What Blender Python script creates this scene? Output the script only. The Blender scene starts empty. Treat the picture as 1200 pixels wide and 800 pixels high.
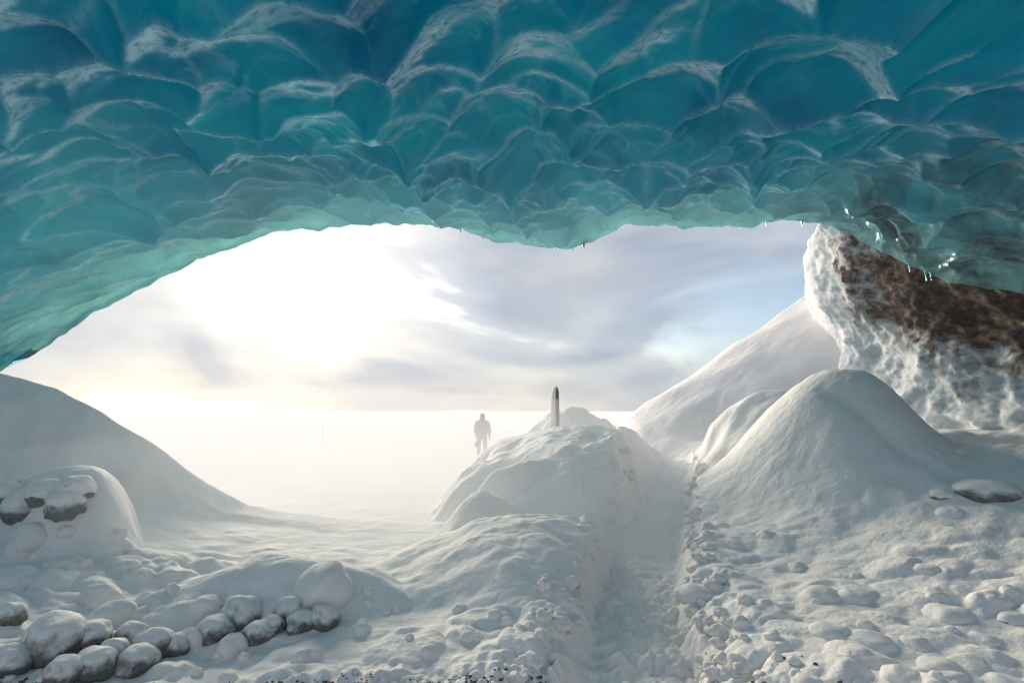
import bpy, bmesh, math, random
import numpy as np
from mathutils import Vector, Matrix

R = math.radians
random.seed(7)
C = bpy.context.scene.collection
SC = bpy.context.scene

# ------------------------------------------------------------------ camera
FPX = 667.0                       # focal length in pixels of a 1200 wide frame (20 mm)
CAM = (0.0, 0.0, 1.9)
PITCH = math.atan(82 / FPX)
cd = bpy.data.cameras.new('camera')
cd.sensor_width = 36; cd.lens = 36 * FPX / 1200
cd.clip_start = 0.05; cd.clip_end = 9000
cam = bpy.data.objects.new('camera', cd); C.objects.link(cam)
cam.location = CAM; cam.rotation_euler = (R(90) + PITCH, 0, 0)
SC.camera = cam

# ------------------------------------------------------------------ light
SUN_AZ = -20.0       # degrees right of straight ahead (+y); the sun is ahead and left
SUN_EL = 17.0
SKY_STRENGTH = 0.056
w = bpy.data.worlds.new('World'); SC.world = w; w.use_nodes = True
nt = w.node_tree; N = nt.nodes; L = nt.links; N.clear()
out = N.new('ShaderNodeOutputWorld'); bg = N.new('ShaderNodeBackground')
sky = N.new('ShaderNodeTexSky'); sky.sky_type = 'NISHITA'; sky.sun_disc = False
sky.sun_elevation = R(SUN_EL); sky.sun_rotation = R(SUN_AZ)
sky.dust_density = 0.9; sky.air_density = 1.0; sky.ozone_density = 2.0
tc = N.new('ShaderNodeTexCoord')
mp = N.new('ShaderNodeMapping'); mp.inputs['Scale'].default_value = (1.3, 1.3, 3.6)
mp.inputs['Rotation'].default_value = (0, R(9), R(25)); mp.inputs['Location'].default_value = (1.85, 1.8, 0.53)
nz = N.new('ShaderNodeTexNoise'); nz.inputs['Scale'].default_value = 2.1
nz.inputs['Detail'].default_value = 5; nz.inputs['Roughness'].default_value = 0.48
nz.inputs['Distortion'].default_value = 0.5
ramp = N.new('ShaderNodeValToRGB')
ramp.color_ramp.elements[0].position = 0.33; ramp.color_ramp.elements[0].color = (0.50, 0.50, 0.50, 1)
e_ = ramp.color_ramp.elements.new(0.45); e_.color = (0.87, 0.87, 0.87, 1)
ramp.color_ramp.elements[2].position = 0.64; ramp.color_ramp.elements[2].color = (0.97, 0.97, 0.97, 1)
cl = N.new('ShaderNodeMixRGB')                                   # overcast veil, same units as the sky
nz2 = N.new('ShaderNodeTexNoise'); nz2.inputs['Scale'].default_value = 1.7; nz2.inputs['Detail'].default_value = 5; nz2.inputs['Distortion'].default_value = 0.8
ramp2 = N.new('ShaderNodeValToRGB'); ramp2.color_ramp.elements[0].position = 0.4; ramp2.color_ramp.elements[1].position = 0.64
ramp2.color_ramp.elements[0].color = (0.35, 0.41, 0.51, 1); ramp2.color_ramp.elements[1].color = (0.60, 0.61, 0.63, 1)
gain = N.new('ShaderNodeVectorMath'); gain.operation = 'SCALE'; gain.inputs['Scale'].default_value = 6.2
L.new(mp.outputs[0], nz2.inputs['Vector']); L.new(nz2.outputs['Fac'], ramp2.inputs[0]); L.new(ramp2.outputs[0], gain.inputs[0]); L.new(gain.outputs[0], cl.inputs[2])
L.new(tc.outputs['Generated'], mp.inputs['Vector']); L.new(mp.outputs[0], nz.inputs['Vector'])
L.new(nz.outputs['Fac'], ramp.inputs[0]); L.new(ramp.outputs[0], cl.inputs[0])
L.new(sky.outputs[0], cl.inputs[1]); L.new(cl.outputs[0], bg.inputs[0])
bg.inputs[1].default_value = SKY_STRENGTH
L.new(bg.outputs[0], out.inputs[0])

sd = bpy.data.lights.new('sun', 'SUN'); sd.energy = 1.45; sd.angle = R(25); sd.color = (1, 0.87, 0.68)
sun = bpy.data.objects.new('sun', sd); C.objects.link(sun)
dirv = Vector((math.sin(R(SUN_AZ)) * math.cos(R(SUN_EL)), math.cos(R(SUN_AZ)) * math.cos(R(SUN_EL)), math.sin(R(SUN_EL))))
sun.rotation_euler = dirv.to_track_quat('Z', 'Y').to_euler()
sun.location = (-8, 20, 12)

vs = SC.view_settings
vs.view_transform = 'Standard'; vs.look = 'None'; vs.gamma = 1; vs.use_curve_mapping = False
vs.exposure = 1.65
SC.render.engine = 'CYCLES'
cy = SC.cycles
cy.max_bounces = 12; cy.diffuse_bounces = 4; cy.glossy_bounces = 3; cy.transmission_bounces = 4
cy.volume_bounces = 7; cy.transparent_max_bounces = 6
cy.use_denoising = True; cy.sample_clamp_indirect = 6
cy.volume_step_rate = 4; cy.volume_max_steps = 64

# ------------------------------------------------------------------ numeric helpers
def U(px, py, y):
    """world x, z of the sight line through a picture point where it is y metres away"""
    a = (px - 600) / FPX; b = (400 - py) / FPX
    dy = math.cos(PITCH) - b * math.sin(PITCH); dz = math.sin(PITCH) + b * math.cos(PITCH)
    t = y / dy
    return a * t, CAM[2] + dz * t

def sst(x, a, b):
    t = np.clip((x - a) / (b - a), 0, 1); return t * t * (3 - 2 * t)

def smax(a, b, k):
    h = np.clip(k - np.abs(a - b), 0, None) / k
    return np.maximum(a, b) + h * h * k * 0.25

def hsh(ix, iy, seed):
    h = (ix.astype(np.int64) * 374761393 + iy.astype(np.int64) * 668265263 + seed * 974634777) & 0xFFFFFFFF
    h = ((h ^ (h >> 13)) * 1274126177) & 0xFFFFFFFF
    h = ((h ^ (h >> 16)) * 2246822519) & 0xFFFFFFFF
    h = h ^ (h >> 15)
    return (h & 0xFFFFFF) / float(0x1000000)

def noise2(x, y, seed=0):
    ix = np.floor(x); iy = np.floor(y); fx = x - ix; fy = y - iy
    ix = ix.astype(np.int64); iy = iy.astype(np.int64)
    u = fx * fx * fx * (fx * (fx * 6 - 15) + 10); v = fy * fy * fy * (fy * (fy * 6 - 15) + 10)
    def g(dx, dy):
        a = hsh(ix + dx, iy + dy, seed) * 2 * math.pi
        return np.cos(a) * (fx - dx) + np.sin(a) * (fy - dy)
    a = g(0, 0); b = g(1, 0); c = g(0, 1); d = g(1, 1)
    return (a + (b - a) * u + (c - a) * v + (a - b - c + d) * u * v) * 1.5

def fbm(x, y, oct=4, seed=0, gain=0.5):
    s = 0; amp = 1
    for o in range(oct):
        s = s + amp * noise2(x, y, seed + o * 17); x = x * 2.03 + 5.3; y = y * 2.03 - 3.1; amp *= gain
    return s

def worley(x, y, seed=0, jit=0.9, wt=0.22, asym=(1.0, 1.0)):
    """F1^2, F2^2 and an id of the nearest cell"""
    ix = np.floor(x).astype(np.int64); iy = np.floor(y).astype(np.int64)
    f1 = np.full(x.shape, 9.0); f2 = np.full(x.shape, 9.0); idv = np.zeros(x.shape)
    for dx in (-1, 0, 1):
        for dy in (-1, 0, 1):
            cx = ix + dx; cyy = iy + dy
            px = cx + 0.5 + (hsh(cx, cyy, seed) - 0.5) * jit
            py = cyy + 0.5 + (hsh(cx, cyy, seed + 91) - 0.5) * jit
            rnd = hsh(cx, cyy, seed + 37)
            d = (x - px) ** 2 + (y - py) ** 2 * np.where(y > py, asym[0], asym[1]) - (rnd - 0.5) * wt
            closer = d < f1
            f2 = np.where(closer, f1, np.minimum(f2, d)); idv = np.where(closer, rnd, idv); f1 = np.where(closer, d, f1)
    return f1, f2, idv

# ------------------------------------------------------------------ materials
def mat(name):
    m = bpy.data.materials.new(name); m.use_nodes = True
    n = m.node_tree.nodes; b = n['Principled BSDF']
    return m, n, m.node_tree.links, b

def noise_node(n, l, scale, detail=4, rough=0.55, coord='Object', dist=0):
    t = n.new('ShaderNodeTexCoord'); k = n.new('ShaderNodeTexNoise')
    k.inputs['Scale'].default_value = scale; k.inputs['Detail'].default_value = detail
    k.inputs['Roughness'].default_value = rough; k.inputs['Distortion'].default_value = dist
    l.new(t.outputs[coord], k.inputs['Vector']); return k

def ramp_node(n, l, src, stops):
    r = n.new('ShaderNodeValToRGB'); e = r.color_ramp.elements
    while len(e) < len(stops): e.new(0.5)
    for i, (p, c) in enumerate(stops): e[i].position = p; e[i].color = (*c, 1)
    l.new(src, r.inputs[0]); return r

def snow_mat(name, c0, c1, fine=0.35):
    m, n, l, b = mat(name)
    k = noise_node(n, l, 1.1, 4)
    r = ramp_node(n, l, k.outputs['Fac'], [(0.3, c0), (0.7, c1)])
    l.new(r.outputs[0], b.inputs['Base Color'])
    b.inputs['Roughness'].default_value = 0.75; b.inputs['Specular IOR Level'].default_value = 0.25
    k1 = noise_node(n, l, 28, 5, 0.6); k2 = noise_node(n, l, 7, 3, 0.5)
    ad = n.new('ShaderNodeMath'); ad.operation = 'MULTIPLY_ADD'; ad.inputs[1].default_value = 0.35
    l.new(k1.outputs['Fac'], ad.inputs[0]); l.new(k2.outputs['Fac'], ad.inputs[2])
    bp = n.new('ShaderNodeBump'); bp.inputs['Strength'].default_value = fine; bp.inputs['Distance'].default_value = 0.05
    l.new(ad.outputs[0], bp.inputs['Height']); l.new(bp.outputs[0], b.inputs['Normal'])
    return m
M_SNOW = snow_mat('snow', (0.80, 0.775, 0.755), (0.87, 0.85, 0.835), 0.3)
M_FLOOR = snow_mat('cave_floor_snow', (0.80, 0.775, 0.755), (0.87, 0.85, 0.835), 0.4)

def rock_mat():
    m, n, l, b = mat('dark_basalt')
    k = noise_node(n, l, 4, 7, 0.62)
    r = ramp_node(n, l, k.outputs['Fac'], [(0.3, (0.035, 0.035, 0.036)), (0.5, (0.08, 0.078, 0.075)), (0.7, (0.17, 0.165, 0.16))])
    l.new(r.outputs[0], b.inputs['Base Color']); b.inputs['Roughness'].default_value = 0.7
    bp = n.new('ShaderNodeBump'); bp.inputs['Strength'].default_value = 0.6; bp.inputs['Distance'].default_value = 0.03
    l.new(k.outputs['Fac'], bp.inputs['Height']); l.new(bp.outputs[0], b.inputs['Normal'])
    return m
M_ROCK = rock_mat()
def dusted_mat():
    """grey stone, thin snow where the surface faces up, sides with painted shade"""
    m, n, l, b = mat('snow_dusted_stone')
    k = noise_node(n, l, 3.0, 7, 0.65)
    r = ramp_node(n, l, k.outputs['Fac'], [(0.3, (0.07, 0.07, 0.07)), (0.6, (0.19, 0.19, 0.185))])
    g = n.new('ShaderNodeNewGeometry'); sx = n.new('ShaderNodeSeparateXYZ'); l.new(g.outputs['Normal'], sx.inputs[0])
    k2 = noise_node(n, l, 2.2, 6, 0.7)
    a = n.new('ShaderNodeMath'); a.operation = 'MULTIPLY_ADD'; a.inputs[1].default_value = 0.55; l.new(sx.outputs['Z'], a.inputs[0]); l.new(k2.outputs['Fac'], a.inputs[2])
    f = ramp_node(n, l, a.outputs[0], [(0.44, (0,) * 3), (0.84, (1,) * 3)])  # greyer sides mix bare stone with shade painted into the colour
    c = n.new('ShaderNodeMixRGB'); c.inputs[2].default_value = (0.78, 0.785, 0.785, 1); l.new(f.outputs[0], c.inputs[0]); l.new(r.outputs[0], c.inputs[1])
    l.new(c.outputs[0], b.inputs['Base Color']); b.inputs['Roughness'].default_value = 0.7
    bp = n.new('ShaderNodeBump'); bp.inputs['Strength'].default_value = 0.35; bp.inputs['Distance'].default_value = 0.1
    l.new(k2.outputs['Fac'], bp.inputs['Height']); l.new(bp.outputs[0], b.inputs['Normal'])
    return m
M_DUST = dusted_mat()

def simple(name, c0, c1, scale=12, rough=0.8, stretch=None):
    m, n, l, b = mat(name)
    k = noise_node(n, l, scale, 5, 0.6)
    if stretch:
        mp_ = n.new('ShaderNodeMapping'); mp_.inputs['Scale'].default_value = stretch
        t = n.new('ShaderNodeTexCoord'); l.new(t.outputs['Object'], mp_.inputs['Vector']); l.new(mp_.outputs[0], k.inputs['Vector'])
    r = ramp_node(n, l, k.outputs['Fac'], [(0.35, c0), (0.65, c1)])
    l.new(r.outputs[0], b.inputs['Base Color']); b.inputs['Roughness'].default_value = rough
    bp = n.new('ShaderNodeBump'); bp.inputs['Strength'].default_value = 0.4; bp.inputs['Distance'].default_value = 0.01
    l.new(k.outputs['Fac'], bp.inputs['Height']); l.new(bp.outputs[0], b.inputs['Normal'])
    return m
M_WOOD = simple('weathered_wood', (0.10, 0.075, 0.055), (0.24, 0.19, 0.15), 14, 0.85, (6, 6, 0.8))
M_CLOTH = simple('dark_outdoor_cloth', (0.03, 0.032, 0.04), (0.06, 0.06, 0.07), 30)
M_JACKET = simple('charcoal_jacket', (0.035, 0.04, 0.05), (0.07, 0.075, 0.085), 20)
M_BOOT = simple('boot_leather', (0.02, 0.018, 0.016), (0.04, 0.035, 0.03), 20)
M_SKIN = simple('skin', (0.42, 0.26, 0.2), (0.5, 0.32, 0.25), 20, 0.5)

def ice_mat():
    m, n, l, b = mat('blue_glacier_ice')
    at = n.new('ShaderNodeAttribute'); at.attribute_name = 'glint_snow_silt'       # painted highlights on the crests, dirt, how pale and translucent the ice is
    sp = n.new('ShaderNodeSeparateColor'); l.new(at.outputs['Color'], sp.inputs[0])
    k = noise_node(n, l, 0.55, 4, 0.5)
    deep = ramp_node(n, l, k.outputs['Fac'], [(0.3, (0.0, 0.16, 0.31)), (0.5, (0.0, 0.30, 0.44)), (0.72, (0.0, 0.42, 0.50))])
    pale = n.new('ShaderNodeMixRGB'); pale.inputs[2].default_value = (0.68, 0.95, 0.88, 1)  # bubbly rim ice, paler still for light shining through, put into the colour
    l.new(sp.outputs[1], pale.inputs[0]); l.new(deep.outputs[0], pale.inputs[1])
    # rime-white highlights painted on crests and on flanks facing the mouth
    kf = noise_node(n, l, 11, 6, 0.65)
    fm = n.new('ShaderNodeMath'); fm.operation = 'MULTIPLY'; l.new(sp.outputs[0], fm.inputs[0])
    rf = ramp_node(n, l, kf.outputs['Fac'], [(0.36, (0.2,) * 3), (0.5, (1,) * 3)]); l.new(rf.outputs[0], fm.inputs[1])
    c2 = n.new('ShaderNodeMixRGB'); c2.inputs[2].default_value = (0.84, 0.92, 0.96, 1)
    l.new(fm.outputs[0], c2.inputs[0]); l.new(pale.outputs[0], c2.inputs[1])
    # silt frozen into the ice
    kd = noise_node(n, l, 1.3, 7, 0.7, dist=0.6)
    rd = ramp_node(n, l, kd.outputs['Fac'], [(0.38, (0,) * 3), (0.66, (1,) * 3)])
    dm = n.new('ShaderNodeMath'); dm.operation = 'MULTIPLY'; l.new(rd.outputs[0], dm.inputs[0]); l.new(sp.outputs[2], dm.inputs[1])
    c3 = n.new('ShaderNodeMixRGB'); c3.inputs[2].default_value = (0.12, 0.095, 0.085, 1)
    l.new(dm.outputs[0], c3.inputs[0]); l.new(c2.outputs[0], c3.inputs[1])
    ks = noise_node(n, l, 26, 4, 0.75)
    rs = ramp_node(n, l, ks.outputs['Fac'], [(0.70, (0,) * 3), (0.74, (1,) * 3)])
    c4 = n.new('ShaderNodeMixRGB'); c4.inputs[2].default_value = (0.02, 0.03, 0.04, 1)
    sc_ = n.new('ShaderNodeMath'); sc_.operation = 'MULTIPLY'; sc_.inputs[1].default_value = 0.7
    l.new(rs.outputs[0], sc_.inputs[0]); l.new(sc_.outputs[0], c4.inputs[0]); l.new(c3.outputs[0], c4.inputs[1])
    n.remove(b)
    kb = noise_node(n, l, 6, 5, 0.55)
    bp = n.new('ShaderNodeBump'); bp.inputs['Strength'].default_value = 0.2; bp.inputs['Distance'].default_value = 0.05
    l.new(kb.outputs['Fac'], bp.inputs['Height'])
    df = n.new('ShaderNodeBsdfDiffuse'); l.new(c4.outputs[0], df.inputs['Color']); l.new(bp.outputs[0], df.inputs['Normal'])
    tr = n.new('ShaderNodeBsdfTranslucent'); l.new(c4.outputs[0], tr.inputs['Color'])
    mx = n.new('ShaderNodeMixShader'); tm = n.new('ShaderNodeMath'); tm.operation = 'MULTIPLY_ADD'; tm.inputs[1].default_value = 0.44; tm.inputs[2].default_value = 0.32   # thin bubbly rim lets more light through
    l.new(sp.outputs[1], tm.inputs[0]); l.new(tm.outputs[0], mx.inputs[0])
    l.new(df.outputs[0], mx.inputs[1]); l.new(tr.outputs[0], mx.inputs[2])
    gl = n.new('ShaderNodeBsdfGlossy'); gl.inputs['Color'].default_value = (0.45, 0.88, 1.0, 1); gl.inputs['Roughness'].default_value = 0.09
    l.new(bp.outputs[0], gl.inputs['Normal'])
    fr = n.new('ShaderNodeFresnel'); fr.inputs['IOR'].default_value = 1.37; l.new(bp.outputs[0], fr.inputs['Normal'])
    mg = n.new('ShaderNodeMixShader'); l.new(fr.outputs[0], mg.inputs[0]); l.new(mx.outputs[0], mg.inputs[1]); l.new(gl.outputs[0], mg.inputs[2])
    o = n['Material Output']; l.new(mg.outputs[0], o.inputs['Surface'])
    va = n.new('ShaderNodeVolumeAbsorption'); va.inputs['Color'].default_value = (0.35, 0.86, 0.93, 1); va.inputs['Density'].default_value = 1.0
    l.new(va.outputs[0], o.inputs['Volume'])
    return m
M_ICE = ice_mat()

def wall_mat():
    m, n, l, b = mat('dirty_glacier_ice')
    at = n.new('ShaderNodeAttribute'); at.attribute_name = 'glint_snow_silt'
    sp = n.new('ShaderNodeSeparateColor'); l.new(at.outputs['Color'], sp.inputs[0])
    k = noise_node(n, l, 2.4, 8, 0.68, dist=0.8)
    # silt band
    a = n.new('ShaderNodeMath'); a.operation = 'ADD'; l.new(k.outputs['Fac'], a.inputs[0]); l.new(sp.outputs[2], a.inputs[1])
    rd = ramp_node(n, l, a.outputs[0], [(0.72, (0,) * 3), (1.12, (1,) * 3)])
    silt = ramp_node(n, l, noise_node(n, l, 6, 6, 0.7).outputs['Fac'], [(0.3, (0.045, 0.034, 0.03)), (0.55, (0.12, 0.09, 0.075)), (0.75, (0.30, 0.25, 0.22))])
    ice = ramp_node(n, l, noise_node(n, l, 1.6, 6, 0.6).outputs['Fac'], [(0.35, (0.34, 0.42, 0.45)), (0.55, (0.6, 0.63, 0.65)), (0.7, (0.78, 0.79, 0.8))])
    c1 = n.new('ShaderNodeMixRGB'); l.new(rd.outputs[0], c1.inputs[0]); l.new(ice.outputs[0], c1.inputs[1]); l.new(silt.outputs[0], c1.inputs[2])
    # snow plastered on it
    a2 = n.new('ShaderNodeMath'); a2.operation = 'ADD'
    k3 = noise_node(n, l, 4, 7, 0.7); l.new(k3.outputs['Fac'], a2.inputs[0]); l.new(sp.outputs[0], a2.inputs[1])
    rs = ramp_node(n, l, a2.outputs[0], [(0.80, (0,) * 3), (1.0, (1,) * 3)])
    c2 = n.new('ShaderNodeMixRGB'); c2.inputs[2].default_value = (0.82, 0.83, 0.85, 1)
    l.new(rs.outputs[0], c2.inputs[0]); l.new(c1.outputs[0], c2.inputs[1])
    l.new(c2.outputs[0], b.inputs['Base Color'])
    b.inputs['Roughness'].default_value = 0.85; b.inputs['Specular IOR Level'].default_value = 0.12
    kb = noise_node(n, l, 9, 6, 0.65)
    bp = n.new('ShaderNodeBump'); bp.inputs['Strength'].default_value = 0.2; bp.inputs['Distance'].default_value = 0.06
    l.new(kb.outputs['Fac'], bp.inputs['Height']); l.new(bp.outputs[0], b.inputs['Normal'])
    return m
M_WALL = wall_mat()

# ------------------------------------------------------------------ object helpers
def mesh_obj(name, V, F, material, parent=None, smooth=True, col=None):
    me = bpy.data.meshes.new(name)
    V = np.asarray(V, dtype=np.float32); 
    if isinstance(F, np.ndarray):
        nf, k = F.shape
        me.vertices.add(len(V)); me.vertices.foreach_set('co', V.ravel())
        me.loops.add(nf * k); me.loops.foreach_set('vertex_index', F.astype(np.int32).ravel())
        me.polygons.add(nf); me.polygons.foreach_set('loop_start', np.arange(0, nf * k, k, dtype=np.int32))
        me.polygons.foreach_set('loop_total', np.full(nf, k, dtype=np.int32))
        me.update(calc_edges=True)
    else:
        me.from_pydata([tuple(v) for v in V], [], F)
    if smooth: me.polygons.foreach_set('use_smooth', np.ones(len(me.polygons), dtype=bool))
    if col is not None:
        ca = me.color_attributes.new('glint_snow_silt', 'FLOAT_COLOR', 'POINT')
        ca.data.foreach_set('color', np.concatenate([col, np.ones((len(col), 1))], 1).astype(np.float32).ravel())
    me.materials.append(material)
    me.update()
    o = bpy.data.objects.new(name, me); C.objects.link(o)
    if parent: o.parent = parent
    return o

def tag(o, label=None, cat=None, group=None, kind=None):
    if label: o['label'] = label
    if cat: o['category'] = cat
    if group: o['group'] = group
    if kind: o['kind'] = kind
    return o

def empty(name, loc=(0, 0, 0), rz=0):
    o = bpy.data.objects.new(name, None); C.objects.link(o); o.location = loc; o.rotation_euler = (0, 0, rz)
    o.empty_display_size = 0.2
    return o

def grid_faces(nu, nv):
    i = np.arange(nu - 1)[:, None] * nv + np.arange(nv - 1)[None, :]
    i = i.ravel()
    return np.stack([i, i + nv, i + nv + 1, i + 1], 1)

# ------------------------------------------------------------------ the snow ground
PATH = np.array([  # x, y, z of the trodden trench
    (*([U(735, 800, 3.9)[0], 1.0]), -0.14), (U(735, 800, 3.9)[0], 3.9, -0.14), (U(745, 720, 5.2)[0], 5.2, -0.12),
    (U(752, 650, 7.2)[0], 7.2, -0.02), (U(766, 590, 9.5)[0], 9.5, 0.26), (U(787, 545, 12)[0], 12.0, 0.77),
    (U(800, 518, 14)[0], 14.0, 1.14), (U(812, 512, 15.5)[0], 15.5, 1.15), (U(815, 512, 18)[0], 18.0, 0.7)])

def path_info(x, y):
    cx = np.interp(y, PATH[:, 1], PATH[:, 0]) + 0.05 * noise2(y * 0.9, y * 0 + 3.3, 5)
    cz = np.interp(y, PATH[:, 1], PATH[:, 2])
    hw = np.interp(y, [2, 5, 8, 12, 15, 17], [0.36, 0.38, 0.37, 0.33, 0.33, 0.3]) + 0.13 * noise2(x * 1.9, y * 1.9, 8)
    d = np.abs(x - cx)
    mask = 1 - sst(d, hw, hw + np.interp(y, [4, 7, 11, 15], [0.16, 0.24, 0.45, 0.7]))
    mask = mask * (1 - sst(y, 14.2, 15.4))
    return mask, cz

def lumps(x, y):
    """snow lying over cobbles and clods: rounded bumps of a few sizes"""
    wx = x + 0.12 * noise2(x * 2.1, y * 2.1, 3); wy = y + 0.12 * noise2(x * 2.1, y * 2.1, 4)
    f1, f2, i1 = worley(wx * 2.2, wy * 2.6, 11)
    b1 = np.clip(1 - np.maximum(f1, 0) / (0.10 + 0.16 * i1), 0, 1) ** 0.7 * (i1 > 0.35) * (0.3 + 0.7 * i1)
    g1, g2, j1 = worley(wx * 5.2, wy * 6.0, 23)
    b2 = np.clip(1 - np.maximum(g1, 0) / (0.08 + 0.16 * j1), 0, 1) ** 0.7 * (j1 > 0.3) * (0.3 + 0.7 * j1)
    return b1, b2

def detail(x, y):
    """relief shared by the ground and everything lying on it"""
    far = 1 - sst(y, 13, 22)
    far = far * (1 - 0.85 * sst(y, 7.2, 9.0) * (1 - sst(x, -1.8, -0.6)))
    z = 0.045 * fbm(x * 0.7, y * 0.7, 4, 31) + 0.014 * fbm(x * 3.1, y * 3.1, 3, 47)
    b1, b2 = lumps(x, y)
    left = (1 - sst(x, -3.2, -1.6)) * (1 - sst(y, 6.6, 8.0))
    front = (1 - sst(y, 4.6, 6.4)) * sst(fbm(x * 0.5, y * 0.5, 2, 77), -0.35, 0.2)
    rightf = sst(x, 1.6, 2.6) * (1 - sst(y, 5.4, 6.8))
    pd, _ = path_info(x, y)
    cx = np.interp(y, PATH[:, 1], PATH[:, 0]) ; nearp = np.exp(-((np.abs(x - cx) - 0.75) / 0.45) ** 2)
    amp = np.clip(0.85 * left + 0.55 * front + 0.3 * rightf + 0.5 * nearp * (y < 15), 0, 1)
    z = z + amp * (0.075 * b1 + 0.035 * b2) + 0.02 * b1 * (y < 14)
    z = z + 0.05 * np.exp(-((np.abs(x - cx) - 0.85) / 0.28) ** 2) * (1 - sst(y, 11, 15))
    # churned rough snow right in front and along the trench
    ch = np.clip((1 - sst(y, 3.9, 4.5)) * (1 - sst(x, 0.9, 2.2)) + 0.6 * np.exp(-((np.abs(x - cx) - 0.6) / 0.25) ** 2) * (1 - sst(y, 9, 13)) + 0.75 * pd * (1 - sst(y, 12, 16)), 0, 1)
    z = z + ch * (0.07 * np.abs(fbm(x * 4.2, y * 4.2, 3, 61)) + 0.035 * np.abs(noise2(x * 11, y * 11, 63)) - 0.03)
    return z * (0.15 + 0.85 * far)

def base0(x, y):
    z = 0.30 * (1 - sst(x, -5.2, -2.4)) * (1 - sst(y, 8.0, 11.0))
    z = z + 1.32 * sst(x, 2.0, 6.6) * sst(y, 2.5, 8.6) * (1 - sst(y, 17, 21))
    z = z + 0.25 * sst(x, 1.2, 2.2) * (1 - sst(y, 17, 21))
    z = z + 0.12 * np.exp(-((x + 0.4) / 1.6) ** 2) * (1 - sst(y, 5, 8))
    return z

def carve(z, x, y, w=1.0):
    m, cz = path_info(x, y); m = m * w
    return z * (1 - m) + np.minimum(z, cz + 0.0) * m

def ground(x, y):
    z = base0(x, y)
    z = carve(z, x, y) + detail(x, y)
    # hollow with a rock under the right wall
    return z - 0.35 * np.exp(-(((x - 6.9) / 0.55) ** 2 + ((y - 8.15) / 0.28) ** 2))

# each mound: absolute height profile over (x, y); they lie on the ground
def dome(cx, cy, rx0, rx1, ry0, ry1, top, p=2.0, rot=0.0):
    ca, sa = math.cos(rot), math.sin(rot)
    def f(x, y):
        x, y = x + 0.30 * fbm(x * 0.55 + cx, y * 0.55, 3, 73), y + 0.30 * fbm(x * 0.55, y * 0.55 + cy, 3, 79)
        dx = (x - cx) * ca + (y - cy) * sa; dy = -(x - cx) * sa + (y - cy) * ca
        q = np.sqrt((dx / np.where(dx < 0, rx0, rx1)) ** 2 + (dy / np.where(dy < 0, ry0, ry1)) ** 2)
        wob = 1 + 0.09 * noise2(x * 0.9 + cx, y * 0.9, 71)
        q = q * wob
        return top * (1 - np.clip(q, 0, 1.6) ** p)
    return f

def peak(cx, cy, rx0, rx1, ry0, ry1, top):
    def f(x, y):
        dx = x - cx; dy = y - cy
        q = np.sqrt((dx / np.where(dx < 0, rx0, rx1)) ** 2 + (dy / np.where(dy < 0, ry0, ry1)) ** 2 + 0.03) - 0.17
        q = q * (1 + 0.08 * noise2(x * 0.8, y * 0.8, 72))
        fold = 0.07 * np.exp(-((dx + 0.42 + 0.35 * (dy + 1.0)) / 0.16) ** 2) * sst(-dy, 0.1, 0.8)
        return top * np.exp(-(np.clip(q, 0, None) ** 1.55) * 1.25) - fold - 0.12
    return f

def left_bank(x, y):
    xs = [-14, -7.3, -6.72, -6.2, -5.7, -5.0, -4.3, -3.3, -2.3, -1.0]
    zc = np.interp(x, xs, [2.7, 2.40, 2.25, 1.93, 1.45, 0.78, 0.34, 0.10, -0.06, -0.3])
    yc = np.interp(x, xs, [7.0, 8.0, 8.3, 8.6, 9.0, 9.3, 9.5, 9.7, 9.8, 9.9]) + 0.12 * noise2(x * 1.1, x * 0, 19)
    zc = zc + 0.05 * noise2(x * 1.3, x * 0 + 4, 20)
    d = y - yc
    front = np.clip(-d / 2.6, 0, 1.6); back = np.clip(d / 1.6, 0, 1.6)
    # a cornice: rolled edge, then a steeper face, then a long apron
    fw = front + 0.05 * fbm(x * 1.4, y * 1.4, 3, 88)
    fr = zc - (0.05 * sst(fw, 0.0, 0.18) + 0.40 * sst(fw, 0.18, 0.34) + 0.62 * front) * np.clip(zc + 0.2, 0, 2.2) * 0.72
    b1, b2 = lumps(x * 0.55 + 3, y * 0.55)
    fr = fr + (0.26 * b1 + 0.06 * b2) * sst(front, 0.3, 0.5) * (1 - sst(x, -6.4, -5.2))
    return np.where(d < 0, fr, zc - 2.0 * back ** 1.4)

def outer_hill(x, y):
    zc = 1.65 + (x - 3.5) * 0.66 + 0.12 * noise2(x * 0.8, y * 0.8, 15)
    d = np.abs(y - 17.5) / 5.0
    return zc - 3.2 * np.clip(d, 0, 2) ** 2 - 0.5 * np.clip(3.6 - x, 0, 4)

_cone = peak(5.25, 9.0, 2.15, 1.35, 2.1, 2.0, 2.66); _shoulder = dome(5.5, 12.2, 1.9, 2.6, 1.9, 1.8, 2.35, 2.0)
def cone_mass(x, y):
    return smax(_cone(x, y), _shoulder(x, y), 0.6)
_a = dome(1.5, 12.0, 3.05, 3.0, 3.5, 3.2, 1.50, 3.0); _b = dome(1.45, 15.0, 2.1, 2.3, 1.7, 1.6, 1.93, 2.4)
_c = dome(0.25, 6.9, 1.9, 1.45, 1.75, 1.3, 0.60, 2.3); _d = dome(-0.40, 8.75, 0.8, 0.9, 0.6, 0.6, 0.66, 2.4); _e = dome(0.3, 9.7, 1.1, 1.0, 0.7, 0.8, 1.06, 2.0)
def centre_mass(x, y):
    z = smax(smax(_a(x, y), _b(x, y), 0.5), smax(_d(x, y), _e(x, y), 0.12), 0.18)
    z = smax(z, _c(x, y), 0.3)
    b1, b2 = lumps(x * 0.8, y * 0.8)
    side = sst(x, 0.2 + 0.02 * y, 1.6) * (y < 15)
    return z + (0.10 * b1 + 0.05 * b2) * (0.25 + 0.75 * side)
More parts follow.
